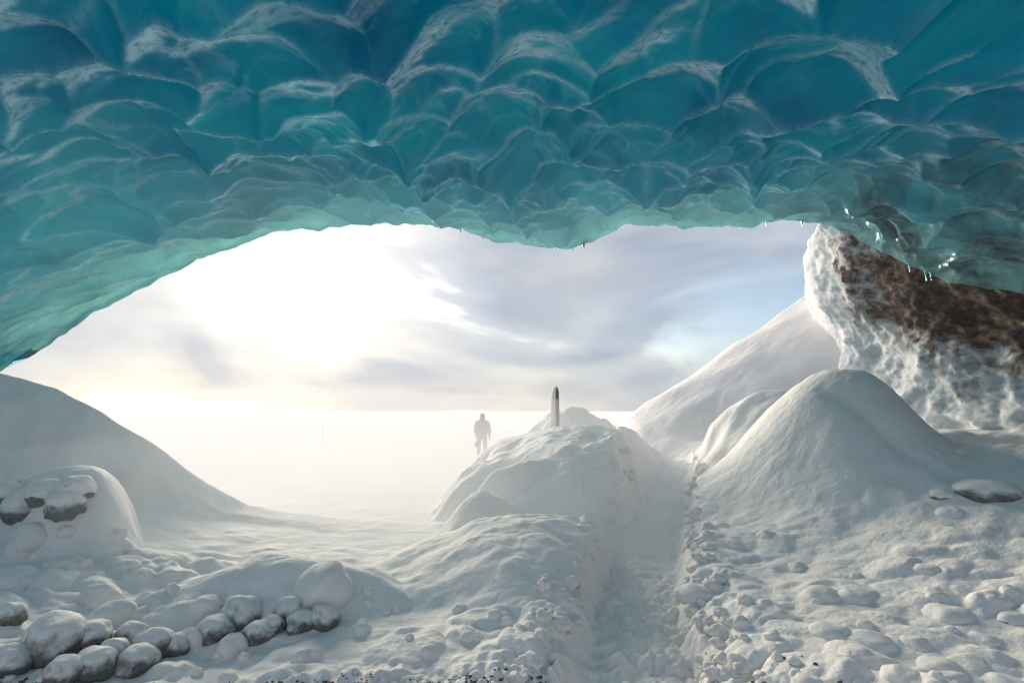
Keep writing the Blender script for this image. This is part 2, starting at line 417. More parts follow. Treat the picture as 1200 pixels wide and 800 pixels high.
MOUNDS = [
    # name, label, category, function, x0, x1, y0, y1, blend, step
    ('snow_drift', 'long sloping snow drift with rolled crest under the left foot of the ice arch', 'snow drift', left_bank, -13, -1.0, 3.6, 12.5, 0.5, 0.03),
    ('snow_mound', 'tall cone-shaped snow mound in front of the dirty ice wall', 'snow mound', cone_mass, 1.8, 9, 4.6, 15, 0.45, 0.022),
    ('snow_mound', 'long lumpy snow mound left of the trodden path, carrying the wooden stake', 'snow mound', centre_mass, -2.6, 5, 4.4, 17.5, 0.35, 0.02),
    ('snow_mound', 'smooth domed snow mound behind the row of snow-capped stones', 'snow mound', dome(-2.25, 5.75, 1.25, 1.3, 0.8, 1.0, 0.50, 2.2), -4.2, -0.4, 4.5, 7.4, 0.28, 0.014),
    ('snow_mound', 'snow mound on the left with dark boulders along its foot', 'snow mound', dome(-5.25, 7.0, 1.6, 1.0, 0.95, 0.9, 1.22, 2.6), -7.5, -3.6, 5.4, 8.6, 0.25, 0.016),
    ('snow_hill', 'pale snow slope rising to the right outside the cave', 'snow slope', outer_hill, 1.5, 22, 11.5, 25, 0.8, 0.06),
]

def mound_z(f, k, x, y, g, dt=None):
    """height of ground + mound; equals the ground exactly away from the mound"""
    b0 = base0(x, y)
    if dt is None: dt = detail(x, y)
    t = b0 + smax(f(x, y) - b0, 0 * x, k)
    t = np.where(f(x, y) - b0 <= -k, b0, t)
    sm = 1 - 0.8 * sst(t - b0, 0.06, 0.35)
    z = carve(t, x, y) + dt * sm + (1 - sm) * (0.04 * fbm(x * 0.9, y * 0.9, 3, 33) + 0.018 * np.abs(fbm(x * 2.6, y * 3.4, 4, 35)) + 0.02)
    return np.maximum(g, g + smax(z - g, 0 * z, 0.06) * sst(t - b0, 0.0, 0.08) * (1 - sst(path_info(x, y)[0], 0.9, 1.0) * (1 - sst(y, 8.5, 12.5))))

def total(x, y):
    x = np.atleast_1d(np.asarray(x, float)); y = np.atleast_1d(np.asarray(y, float))
    g = ground(x, y); z = g.copy(); dt = detail(x, y)
    for m in MOUNDS: z = np.maximum(z, mound_z(m[3], m[8], x, y, g, dt))
    return z
GX = np.linspace(-9, 10, 476); GY = np.linspace(2, 14, 301)
_gx, _gy = np.meshgrid(GX, GY, indexing='ij'); GZ = total(_gx, _gy)
def total_fast(x, y):
    """the same height, read from a grid"""
    x = np.atleast_1d(np.asarray(x, float)); y = np.atleast_1d(np.asarray(y, float))
    fx = np.clip((x - GX[0]) / (GX[1] - GX[0]), 0, len(GX) - 1.001); fy = np.clip((y - GY[0]) / (GY[1] - GY[0]), 0, len(GY) - 1.001)
    i = fx.astype(int); j = fy.astype(int); a = fx - i; b = fy - j
    return GZ[i, j] * (1 - a) * (1 - b) + GZ[i + 1, j] * a * (1 - b) + GZ[i, j + 1] * (1 - a) * b + GZ[i + 1, j + 1] * a * b

# one ground sheet, fine near the cave and reaching the horizon
na, nr = 760, 640
th = np.linspace(-1, 1, na); th = R(62) * th
rr = np.concatenate([1.2 * (16 / 1.2) ** np.linspace(0, 1, 520), 16 * (7000 / 16) ** np.linspace(0, 1, 121)[1:]])
T, RR = np.meshgrid(th, rr, indexing='ij')
X = RR * np.tan(T) * 0.9; Y = RR
Z = ground(X, Y) - 0.0
V = np.stack([X, Y, Z], -1).reshape(-1, 3)
g_obj = mesh_obj('snow_ground', V, grid_faces(na, len(rr)), M_FLOOR)
tag(g_obj, 'snow-covered cave floor and open snow plain', None, None, 'structure')
# floor behind and beside the camera
bx, by = np.meshgrid(np.linspace(-14, 14, 60), np.linspace(-12, 1.25, 40), indexing='ij')
bz = ground(bx, np.maximum(by, 1.2)) * sst(by, -4, 1.0) - 0.006
mo = mesh_obj('snow_floor', np.stack([bx, by, bz], -1).reshape(-1, 3), grid_faces(60, 40), M_FLOOR)
tag(mo, 'snow floor reaching back into the cave', None, None, 'structure')

for (nm, lab, cat, f, x0, x1, y0, y1, k, st) in MOUNDS:
    nx = int((x1 - x0) / st) + 1; ny = int((y1 - y0) / st) + 1
    X, Y = np.meshgrid(np.linspace(x0, x1, nx), np.linspace(y0, y1, ny), indexing='ij')
    g = ground(X, Y); Z = mound_z(f, k, X, Y, g)
    d = Z - g
    F = grid_faces(nx, ny)
    on = d > 0.002; wide = on.copy(); Zs = np.where(on, Z, g)
    for _ in range(9):                                        # beyond its edge the patch slopes gently under the ground
        Zs = Zs - np.where(wide, 0, 0.0035)
        w_ = wide.copy(); w_[1:] |= wide[:-1]; w_[:-1] |= wide[1:]; w_[:, 1:] |= wide[:, :-1]; w_[:, :-1] |= wide[:, 1:]; wide = w_
    keep = wide.ravel()[F].all(1)
    F = F[keep]
    used = np.unique(F); re = np.zeros(nx * ny, int); re[used] = np.arange(len(used))
    V = np.stack([X, Y, Zs], -1).reshape(-1, 3)[used]
    o = mesh_obj(nm, V, re[F], M_SNOW)
    tag(o, lab, cat)

# ------------------------------------------------------------------ the ice arch overhead
def catmull(P, t):
    """P: list of arrays (k of them), t in 0..k-1"""
    P = np.asarray(P); k = len(P)
    i = np.clip(np.floor(t).astype(int), 0, k - 2); f = t - i
    p0 = P[np.clip(i - 1, 0, k - 1)]; p1 = P[i]; p2 = P[i + 1]; p3 = P[np.clip(i + 2, 0, k - 1)]
    f = f.reshape(f.shape + (1,) * (P.ndim - 1))
    return 0.5 * (2 * p1 + (p2 - p0) * f + (2 * p0 - 5 * p1 + 4 * p2 - p3) * f ** 2 + (3 * p1 - p0 - 3 * p2 + p3) * f ** 3)

LIP = [(-150, 560, 7.0), (-70, 480, 7.6), (0, 434, 8.2), (70, 394, 8.8), (120, 362, 9.2), (170, 337, 9.5), (220, 312, 9.8), (270, 293, 10.1), (330, 274, 10.4),
       (400, 265, 10.7), (460, 263, 10.9), (520, 268, 11.0), (570, 280, 11.1), (620, 288, 11.2), (655, 292, 11.2), (685, 289, 11.2), (710, 276, 11.3), (740, 264, 11.4),
       (800, 267, 11.4), (860, 268, 11.4), (905, 262, 11.4), (950, 263, 11.3), (990, 274, 11.0), (1035, 298, 10.6), (1085, 322, 10.0), (1135, 335, 9.4), (1200, 347, 8.7), (1290, 368, 8.0), (1400, 340, 7.8)]
lip = np.array([(U(a, b, c)[0], c, U(a, b, c)[1]) for a, b, c in LIP])
def resample(P, n):
    d = np.concatenate([[0], np.cumsum(np.linalg.norm(np.diff(P, axis=0), axis=1))]); d /= d[-1]
    # smooth through the points
    k = len(P); tt = np.interp(np.linspace(0, 1, n), d, np.arange(k))
    return catmull(P, tt)
NU = 900
def prof(pts, y):
    return resample(np.array([(x, y, z) for x, z in pts], float), NU)
p_lip = resample(lip, NU)
p_mid = prof([(-11, -0.6), (-9.6, 1.6), (-8.4, 3.2), (-6.8, 4.55), (-5, 5.2), (-2.5, 5.5), (0, 5.55), (2.5, 5.55), (5, 5.4), (6.6, 5.0), (7.6, 4.45), (8.8, 4.0), (10, 4.4)], 6.6)
p_in = prof([(-12, -0.6), (-10.4, 1.8), (-8.8, 3.8), (-7, 5.0), (-5, 5.6), (-2.5, 5.85), (0, 5.9), (2.5, 5.85), (5, 5.6), (6.8, 5.1), (8.2, 4.4), (9.4, 4.0), (10.5, 4.2)], 2.5)
p_back = prof([(-12, -0.6), (-10.4, 1.8), (-8.8, 3.8), (-7, 5.0), (-5, 5.7), (-2.5, 6.1), (0, 6.2), (2.5, 6.1), (5, 5.7), (6.8, 5.1), (8.4, 4.2), (9.6, 3.8), (10.5, 3.9)], 0.7)
NV = 560
tv = np.linspace(0, 1, NV) ** 1.25 * 3
S = catmull([p_lip, p_mid, p_in, p_back], tv)            # NV, NU, 3
S = np.transpose(S, (1, 0, 2)).copy()                   # NU, NV, 3
def normals(S):
    du = np.gradient(S, axis=0); dv = np.gradient(S, axis=1)
    n = np.cross(du, dv); n /= np.linalg.norm(n, axis=-1, keepdims=True) + 1e-9
    return n
n = normals(S)
if n[NU // 2, NV // 2, 2] < 0: n = -n                     # into the ice (upwards)
su = np.concatenate([[0], np.cumsum(np.linalg.norm(np.diff(p_mid, axis=0), axis=1))])
s = np.repeat(su[:, None], NV, 1)
arc = np.concatenate([np.zeros((NU, 1)), np.cumsum(np.linalg.norm(np.diff(S, axis=1), axis=2), axis=1)], 1)
t = arc
wx = s + 0.30 * fbm(s * 0.6, t * 0.6, 2, 101); wy = t + 0.28 * fbm(s * 0.6, t * 0.6, 2, 131) + 0.18 * s * np.sin(s * 0.21 + 0.7)
def cups(ax, ay, seed, asym=(1.0, 1.0)):
    f1, f2, i = worley(ax, ay, seed, 0.95, 0.40, asym)
    g = np.sqrt(np.clip(f2, 0, None)) - np.sqrt(np.clip(f1, 0, None))
    return np.clip(f1, -0.3, 1.2), g, i                      # F1^2: bowls meeting in sharp crests
A, gA, iA = cups(wx / 0.98, wy / 0.74, 201, (0.6, 1.7))
B, gB, iB = cups(wx / 0.62 + 3.1, wy / 0.46 + 0.4, 203, (0.6, 1.7))
D, gD, iD = cups(wx / 0.33 + 1.7, wy / 0.27 + 6.4, 205, (0.6, 1.7))
near = 1 - sst(t, 0.5, 3.4)                                # close to the mouth the scallops are small
mid = 1 - sst(t, 2.0, 6.5)
hA = 0.66 * (A - 0.35) * (1 - 0.8 * near)
hB = 0.27 * (B - 0.35) * (0.22 + 0.78 * mid)
hD = 0.075 * (D - 0.35) * (0.12 + 0.88 * near)
low = 0.36 * fbm(s * 0.28, t * 0.3, 3, 151)
disp = -(hA + hB + hD) + low * sst(t, 0.3, 2.0) + 0.015 * fbm(s * 2.6, t * 2.6, 3, 161)
edge = 0.3 + 0.7 * sst(t, 0.0, 0.5)
def blur(a, it):
    for _ in range(it):
        p = np.pad(a, 1, mode='edge'); a = (4 * a + p[:-2, 1:-1] + p[2:, 1:-1] + p[1:-1, :-2] + p[1:-1, 2:]) / 8
    return a
S2 = S + n * (disp * edge)[..., None]
# ragged lower edge
S2[..., 2] += ((0.05 * fbm(s * 2.2, s * 0 + 2, 3, 171)) * (1 - sst(t, 0, 0.4)))
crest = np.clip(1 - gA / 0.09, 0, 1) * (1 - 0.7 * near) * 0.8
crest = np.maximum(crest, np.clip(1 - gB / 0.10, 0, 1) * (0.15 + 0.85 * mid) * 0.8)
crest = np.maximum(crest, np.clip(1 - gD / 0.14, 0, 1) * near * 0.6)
crest = 0.3 * crest * sst(fbm(s * 0.7, t * 0.7, 3, 181), -0.5, 0.35)  # thin bright sheen along the ridges, put into the colour
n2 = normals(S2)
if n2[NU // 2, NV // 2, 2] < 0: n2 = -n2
mouth_tilt = n[..., 1] - n2[..., 1]                               # flanks turned to the mouth; their bright reflection is painted as rime
rime_glint = sst(mouth_tilt, 0.08, 0.25) * (0.42 + 0.58 * sst(fbm(s * 0.8, t * 0.8, 4, 191), -0.45, 0.15)) * (0.75 + 0.25 * near)
crest = blur(np.clip(np.maximum(crest, rime_glint), 0, 1), 2)
clear = np.clip(1.05 * np.exp(-t / 1.4) + 0.5 * np.exp(-t / 3.5) * (1 - sst(S[..., 0], -7.5, -3.0)), 0, 1)  # strongest at the rim, where glow through thin ice is painted
rightd = sst(S[..., 0], 4.4, 6.6) * (1 - sst(t, 1.5, 6.0))
leftd = 0.35 * (1 - sst(S[..., 0], -5.5, -3.5)) * np.exp(-((t - 0.8) / 0.8) ** 2)
dirt = np.clip(rightd + leftd, 0, 1)
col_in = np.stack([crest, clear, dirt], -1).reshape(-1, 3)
# outer skin of the glacier above, thin at the mouth and thicker further in
rows = np.array([0, 3, 8, 16, 30, 50, 80, 120, 180, 260, 380, NV - 1])
th_ = 0.25 + 2.6 * sst(t[:, rows], 0.0, 7.5)
O = S[:, rows] + n[:, rows] * th_[..., None]
O[:, 0] = S[:, 0] + n[:, 0] * 0.18 + np.array([0, 0.10, 0.05])
O[..., 2] = np.maximum(O[..., 2], S[:, rows][..., 2] + 0.15)
nI = NU * NV; nO = len(rows)
V = np.concatenate([S2.reshape(-1, 3), O.reshape(-1, 3)])
F1 = grid_faces(NU, NV); F2 = grid_faces(NU, nO)[:, ::-1] + nI
iu = np.arange(NU - 1)
lipF = np.stack([iu * NV, nI + iu * nO, nI + (iu + 1) * nO, (iu + 1) * NV], 1)
bkF = np.stack([iu * NV + NV - 1, (iu + 1) * NV + NV - 1, nI + (iu + 1) * nO + nO - 1, nI + iu * nO + nO - 1], 1)
# side strips: fan the outer edge against the fine inner edge
sideF = []
for u0, flip in ((0, False), (NU - 1, True)):
    for k in range(nO - 1):
        for j in range(rows[k], rows[k + 1]):
            q = (u0 * NV + j, u0 * NV + j + 1, nI + u0 * nO + k, nI + u0 * nO + k)
            sideF.append(q)
allF = np.concatenate([F1, F2, lipF, bkF])
colO = np.tile([[0.0, 0.6, 0.0]], (NU * nO, 1))
# triangles of the sides are added as a second small block, so use a triangulated copy of everything
tri = np.concatenate([allF[:, [0, 1, 2]], allF[:, [0, 2, 3]]])
sF = np.array(sideF)[:, :3]
cap = []
for u0 in (0, NU - 1):
    for k in range(nO - 1):
        cap.append((u0 * NV + rows[k + 1], nI + u0 * nO + k, nI + u0 * nO + k + 1))
tri = np.concatenate([tri, sF, np.array(cap)])
cave = empty('ice_cave', (0, 8, 0))
tag(cave, 'scalloped turquoise glacier ice arch spanning the top of the view', 'ice cave')
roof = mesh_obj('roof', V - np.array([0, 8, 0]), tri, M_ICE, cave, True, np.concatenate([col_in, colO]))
bm = bmesh.new(); bm.from_mesh(roof.data); bmesh.ops.recalc_face_normals(bm, faces=bm.faces); bm.to_mesh(roof.data); bm.free()

# icicles on the rim
def icicle(px, py, y, ln, r):
    x, z = U(px, py, y)
    seg = 7; V = []; F = []
    prof_ = [(0, 1.3), (0.15, 0.9), (0.45, 0.6), (0.75, 0.35), (1.0, 0.03)]
    for (a, k) in prof_:
        for i in range(seg):
            an = 2 * math.pi * i / seg
            V.append((x + r * k * math.cos(an) + 0.02 * a * ln, y - 8 + r * k * math.sin(an), z + 0.12 - a * (ln + 0.12)))
    for a in range(len(prof_) - 1):
        for i in range(seg): F.append((a * seg + i, a * seg + (i + 1) % seg, (a + 1) * seg + (i + 1) % seg, (a + 1) * seg + i))
    F.append(tuple(range(seg))); F.append(tuple(reversed(range((len(prof_) - 1) * seg, len(prof_) * seg))))
    return mesh_obj('icicle', V, F, M_ICE, cave, True, np.tile([[0.3, 0.8, 0.0]], (len(V), 1)))
for (px, py, y, ln, r) in [(671, 290, 11.2, 0.12, 0.02), (684, 287, 11.2, 0.10, 0.05), (655, 290, 11.2, 0.07, 0.03), (566, 278, 11.1, 0.06, 0.03), (540, 271, 11.05, 0.05, 0.03),
                           (868, 266, 11.4, 0.06, 0.03), (898, 263, 11.4, 0.07, 0.02), (940, 262, 11.3, 0.08, 0.03), (1085, 322, 10.0, 0.14, 0.025), (1091, 324, 9.9, 0.10, 0.02), (1066, 315, 10.1, 0.08, 0.02), (760, 265, 11.4, 0.05, 0.03)]:
    icicle(px, py, y, ln, r)

# ------------------------------------------------------------------ the dirty ice wall on the right
plan = np.array([(10.6, 19.0), (9.3, 17.2), (8.4, 15.8), (7.95, 14.6), (7.75, 13.4), (7.85, 12.2), (8.0, 11), (8.3, 9.8), (8.6, 8.6), (9.0, 7), (9.4, 4.5), (9.6, 1), (9.6, -3)])
NS, NT = 620, 260
d = np.concatenate([[0], np.cumsum(np.linalg.norm(np.diff(plan, axis=0), axis=1))])
ss = np.linspace(0, d[-1], NS) ; pl = catmull(plan, np.interp(ss, d, np.arange(len(plan))))
tn = np.gradient(pl, axis=0); tn /= np.linalg.norm(tn, axis=1, keepdims=True); nr_ = np.stack([tn[:, 1], -tn[:, 0]], 1)   # into the cave
nr_ = np.where((nr_[:, :1] > 0), -nr_, nr_)
tt = np.linspace(0, 1, NT)
SS, TT = np.meshgrid(ss, tt, indexing='ij')
ztop = np.interp(pl[:, 1], [-3, 8, 10, 12, 13.5, 14.6, 15.5, 16.5, 19], [4.6, 4.8, 5.3, 6.0, 6.6, 6.3, 6.0, 5.4, 4.5])[:, None]
ZZ = 0.5 + (ztop - 0.5) * TT
# profile: foot leaning into the cave, hollow below the roof
prf = 0.55 * (1 - sst(ZZ, 0.8, 3.0)) * sst(SS, 4.5, 7.0) - 0.35 * np.exp(-((ZZ - 3.6) / 0.7) ** 2) + 0.1 * sst(ZZ, 4.4, 6)
dip = ZZ + 0.34 * (SS - 6.9)
w1 = SS + 0.25 * fbm(SS * 0.8, ZZ * 0.8, 2, 301); w2 = dip + 0.25 * fbm(SS * 0.8, ZZ * 0.8, 2, 303)
P1, g1_, i1_ = cups(w1 / 1.15, w2 / 0.55, 311); P2, g2_, i2_ = cups(w1 / 0.5, w2 / 0.26, 313)
inner = sst(SS, 4.5, 7.5)
run = np.abs(fbm(SS * 1.5 + 0.5 * ZZ, ZZ * 0.35, 3, 351))                                # melt runnels down the face
wd = (0.30 * (P1 - 0.35) + 0.05 * (P2 - 0.35)) * (0.12 + 0.88 * inner) + 0.2 * fbm(SS * 0.5, dip * 0.8, 4, 321) * (0.45 + 0.55 * inner) + 0.05 * fbm(SS * 2.5, dip * 6, 4, 331) * (0.3 + 0.7 * inner) - 0.05 * (0.3 - run)
off = prf + wd
WX = pl[:, 0][:, None] + nr_[:, 0][:, None] * off; WY = pl[:, 1][:, None] + nr_[:, 1][:, None] * off
sil = 0.43 * sst(dip, 3.2, 4.3) * (1 - 0.25 * sst(dip, 5.2, 6.2)) + 0.16 * sst(dip, 1.9, 3.0) + 0.12 * fbm(SS * 0.8, dip * 2.4, 4, 341)
sil = sil * sst(SS + 0.5 * fbm(SS, dip * 1.5, 3, 371), 4.8, 8.3)
snowy = 0.5 * (1 - sst(dip, 2.2, 3.9)) + 0.65 * (1 - sst(SS, 4.4, 7.0)) + 0.1 * (g1_ < 0.15) - 0.3 * (P1 < 0.08) * inner + 0.1 * fbm(SS * 1.2, ZZ * 1.2, 3, 361)
colw = np.stack([snowy, 0 * snowy, sil], -1).reshape(-1, 3)
wall = mesh_obj('ice_wall', np.stack([WX, WY, ZZ], -1).reshape(-1, 3), grid_faces(NS, NT), M_WALL, None, True, colw)
tag(wall, 'dirty grey-brown ice wall with pits and plastered snow on the right', 'ice wall')
bm = bmesh.new(); bm.from_mesh(wall.data)
geo = bmesh.ops.extrude_face_region(bm, geom=list(bm.faces))
for v in geo['geom']:
    if isinstance(v, bmesh.types.BMVert): v.co.x += 4.0
bmesh.ops.recalc_face_normals(bm, faces=bm.faces); bm.to_mesh(wall.data); bm.free()

# ------------------------------------------------------------------ stones
def ico(sub):
    bm = bmesh.new(); bmesh.ops.create_icosphere(bm, subdivisions=sub, radius=1)
    V = np.array([v.co[:] for v in bm.verts]); F = np.array([[v.index for v in f.verts] for f in bm.faces]); bm.free(); return V, F
ICO_V, ICO_F = ico(4); ICO3_V, ICO3_F = ico(3)

def blob(V, seed, amp=0.18, freq=1.3):
    x, y, z = V.T
    d = amp * (noise2(x * freq + seed * 3.7, y * freq + z * 0.9 + seed, seed) + noise2(z * freq - seed * 1.3, x * freq + y + 2, seed + 5)) + 0.35 * amp * noise2(x * 3.4 + y * 1.5, z * 3.4 + seed, seed + 9)
    return 1 + d

def hit(px, py):
    """where the sight line meets the snow"""
    ys = np.linspace(2.4, 13.9, 900); a = (px - 600) / FPX; b = (400 - py) / FPX
    dy = math.cos(PITCH) - b * math.sin(PITCH); dz = math.sin(PITCH) + b * math.cos(PITCH)
    t = ys / dy; x = a * t; z = CAM[2] + dz * t
    below = np.nonzero(z < total_fast(x, ys))[0]
    i = below[0] if len(below) else -1
    return x[i], ys[i], total_fast(x[i], ys[i])[0]

STONES = {}
def stone_mesh(kind, seed):
    """stone body and its snow hood as two unit meshes"""
    key = (kind, seed)
    if key in STONES: return STONES[key]
    k = blob(ICO_V, seed, 0.2)
    squash = np.array([1.0, 0.85 + 0.2 * ((seed * 7) % 5) / 5, 0.86])
    body = ICO_V * k[:, None] * squash
    nzv = ICO_V[:, 2] + 0.2 * noise2(ICO_V[:, 0] * 2.2 + seed, ICO_V[:, 1] * 3, seed + 2)
    lo, hi = {'dark': (0.0, 0.45), 'half': (-0.35, 0.1), 'white': (-0.95, -0.6), 'dust': (-0.95, -0.6)}[kind]
    c = sst(nzv, lo, hi)
    kk = 1 + (k - 1) * (1 - 0.45 * c)
    hood = ICO_V * (kk * (0.955 + 0.11 * c))[:, None] * squash + np.array([0, 0, 0.03])
    res = []
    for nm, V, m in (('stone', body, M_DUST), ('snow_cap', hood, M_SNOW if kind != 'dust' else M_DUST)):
        me = bpy.data.meshes.new(nm); me.from_pydata([tuple(v) for v in V], [], [tuple(f) for f in ICO_F.tolist()])
        me.polygons.foreach_set('use_smooth', np.ones(len(me.polygons), dtype=bool)); me.materials.append(m); me.update(); res.append(me)
    STONES[key] = res
    return res

def stone(px, py, wpx, kind, label, group, name='snow_capped_stone', flat=1.0, seed=None):
    x, y, z = hit(px, py + wpx * 0.25)
    r = wpx / 2 / FPX * math.hypot(y, CAM[2] - z)
    seed = seed if seed is not None else random.randint(1, 9)
    spot = (x, y + r * 0.2, z + r * {'white': -0.12, 'half': -0.06}.get(kind, 0.05) + (0.22 * r if name == 'boulder' else 0))
    if kind == 'dust': spot = (x, y + r * 0.2, z + r * 0.15)
    if kind in ('white', 'dust'):                                        # wholly snowed over: one lump, no rock shows
        root = bpy.data.objects.new(name, stone_mesh(kind, seed)[1]); C.objects.link(root)
        root.location = spot; root.rotation_euler = (0, 0, random.uniform(0, 6.28)); root.scale = (r, r, r * flat)
        return tag(root, label, 'stone', group)
    root = empty(name, spot, random.uniform(0, 6.28))
    tag(root, label, 'stone', group)
    for nm, me in zip(('stone', 'snow_cap'), stone_mesh(kind, seed)):
        o = bpy.data.objects.new(nm, me); C.objects.link(o); o.parent = root; o.scale = (r, r, r * flat)
    return root

# dark boulders with snow hoods on the left mound
for (px, py, wpx, lab) in [
        (72, 590, 46, 'dark boulder with snow hood, rightmost of the boulders on the left mound'),
        (24, 592, 46, 'wide dark boulder with snow hood, in front of its neighbours on the left mound'),
        (6, 580, 34, 'dark boulder cut by the left edge of the picture'),
        (52, 575, 40, 'snow-hooded boulder between two darker ones, at the back of the left mound group'),
        (14, 566, 30, 'small snow-hooded boulder at the back left of the left mound group'),
        (85, 572, 42, 'round snow-covered boulder highest on the left mound')]:
    stone(px, py, wpx * 0.92, 'dark' if py > 575 else 'half', lab, 'boulders on the left mound', 'boulder', 1.0)
# row of stones in front of the domed mound
row = [(378, 676, 60, 'white', 'large smooth snow-covered stone on the right slope of the domed mound'),
       (250, 736, 42, 'dust', 'egg-shaped snow-capped stone with dark underside, leftmost tall stone of the front row'),
       (280, 716, 50, 'dust', 'largest round snow-covered stone at the back of the front row'),
       (338, 714, 38, 'dust', 'round snow-covered stone right of the largest one in the front row'),
       (352, 728, 34, 'dust', 'snow-covered stone tucked between two round ones in the front row'),
       (378, 722, 36, 'dust', 'round snow-covered stone at the right end of the front row'),
       (302, 740, 34, 'dust', 'low flat snow-covered stone in the middle of the front row'),
       (318, 732, 30, 'dust', 'small snow-covered stone wedged mid front row'),
       (203, 755, 34, 'dust', 'snow-capped stone with dark base, left of the egg-shaped stone'),
       (178, 752, 44, 'dust', 'broad snow-covered stone beside the dark-based one, lower left'),
       (150, 742, 36, 'dust', 'low snow-covered stone behind the broad one, lower left'),
       (106, 778, 46, 'dust', 'grey rounded stone with thin snow near the bottom edge, lower left'),
       (72, 785, 40, 'dust', 'dark tilted stone near the bottom left corner'),
       (156, 774, 44, 'dust', 'flat snow-covered stone near the bottom edge, lower left'),
       (128, 762, 34, 'dust', 'small snow-covered stone between the flat and grey ones, lower left'),
       (8, 775, 40, 'dust', 'dark stone with snow in the bottom left corner'),
       (8, 718, 34, 'dust', 'dark stone peeking from the snow at the left edge'),
       (58, 748, 72, 'dust', 'wide grey snow-dusted boulder in the lower left foreground'),
       (105, 742, 40, 'dust', 'rounded snow lump stone on the right end of the wide boulder'),
       (240, 706, 30, 'white', 'small snow-covered stone left of the largest front-row stone'),
       (222, 742, 28, 'white', 'small snow-covered stone just left of the egg-shaped one'),
       (270, 752, 30, 'white', 'low snow-covered stone right of the egg-shaped one'),
       (132, 716, 44, 'white', 'low snow-covered stone at the left foot of the domed mound'),
       (34, 620, 40, 'white', 'low snow-covered stone below the left boulders'),
       (115, 695, 40, 'white', 'flat snow lump stone on the left floor'),
       (20, 640, 36, 'white', 'snow-covered stone at the left edge below the boulders')]
for (px, py, wpx, kind, lab) in row:
    stone(px, py, wpx * (0.86 if kind == 'dust' else 1), kind, lab, 'snow-capped stones in the left foreground', flat=1.0)
# stones on the right floor
rightrow = [(818, 683, 44, 'white', 'broad stone beside the path below the small ball-shaped one'),
            (830, 664, 28, 'white', 'small ball-shaped snow-covered stone beside the path'),
            (1118, 708, 50, 'white', 'wide low snow-covered stone on the right floor'),
            (1190, 716, 32, 'half', 'snow-capped stone with dark face near the right edge'),
            (1025, 740, 56, 'white', 'wide rounded stone in the right foreground cluster'),
            (1020, 745, 34, 'white', 'snow-covered stone at the front of the right foreground cluster'),
            (1075, 745, 34, 'white', 'small rounded stone on the right side of the foreground cluster'),
            (1105, 770, 44, 'white', 'low snow-covered stone lower right foreground'),
            (1140, 766, 50, 'white', 'broad rounded stone lower right foreground'),
            (1060, 780, 40, 'white', 'low snow-covered stone near the bottom right'),
            (950, 790, 36, 'white', 'snow-covered stone at the bottom edge right of the path'),
            (975, 730, 44, 'white', 'long low rounded stone left of the foreground cluster'),
            (1000, 690, 34, 'white', 'low snow-covered stone in front of the cone-shaped mound'),
            (965, 686, 36, 'white', 'rounded stone at the foot of the cone-shaped mound'),
            (1090, 660, 30, 'white', 'small snow-covered stone at the right foot of the cone-shaped mound'),
            (1105, 573, 26, 'half', 'upper of two stones on the right flank of the cone-shaped mound'),
            (1116, 592, 28, 'white', 'lower of two stones on the right flank of the cone-shaped mound'),
            (1122, 523, 18, 'white', 'small stone on the snow bench below the ice wall'),
            (1180, 790, 46, 'white', 'rounded stone in the bottom right corner'),
            (1155, 740, 34, 'white', 'low snow-covered stone above the broad one, right foreground'),
            (900, 620, 22, 'white', 'small stone poking from the lower left face of the cone-shaped mound'),
            (860, 630, 22, 'white', 'small stone on the left foot of the cone-shaped mound')]
for (px, py, wpx, kind, lab) in rightrow:
    stone(px, py, wpx, kind, lab, 'snow-capped stones on the right floor', flat=0.62).location.z -= 0.14 * wpx / 2 / FPX * 6
# rock in the hollow at the right edge
stone(1164, 560, 66, 'dust', 'brown-grey rock in a hollow below the ice wall at the right edge', None, 'rock_outcrop', 0.62, 4).location.z -= 0.10
# small scattered cobbles under the snow
for (x0, x1, y0, y1, cnt, lab, grp) in [
        (0, 210, 620, 730, 18, 'small snow-covered cobble among others on the left floor', 'cobbles on the left floor'),
        (0, 380, 740, 798, 18, 'small snow-covered cobble in the bottom left rubble', 'cobbles in the bottom left rubble'),
        (900, 1195, 660, 798, 16, 'small snow-covered cobble among others on the right floor', 'cobbles on the right floor'),
        (420, 660, 690, 760, 14, 'small snow lump on the floor at the near end of the stake mound', 'snow lumps before the stake mound')]:
    for i in range(cnt):
        stone(random.uniform(x0, x1), random.uniform(y0, y1), random.uniform(9, 20), random.choice(['white'] * 7 + ['half']), lab, grp, 'cobble', 0.9)

# dark gravel showing through at the near edge
gv = []; gf = []
G1, GF1 = ico(1)
rs = np.random.RandomState(3)
for i in range(3200):
    y = 3.2 + 0.85 * rs.rand(); x = rs.uniform(-2.6, 0.6) if rs.rand() < 0.75 else rs.uniform(-4, 2)
    if noise2(np.array([x * 1.6]), np.array([y * 2.2]), 55)[0] < -0.05: continue
    r = 0.004 + 0.012 * rs.rand() ** 2
    gf.append(GF1 + len(gv) * len(G1)); gv.append(G1 * (1 + 0.3 * (rs.rand(len(G1), 1) - 0.5)) * r * np.array([1.2, 1, 0.7]) + np.array([x, y, total_fast(x, y)[0] + r * 0.2]))
o = mesh_obj('gravel', np.concatenate(gv), np.concatenate(gf), M_ROCK, None, False)
tag(o, 'dark gravel showing through the churned snow at the bottom edge', None, None, 'stuff')
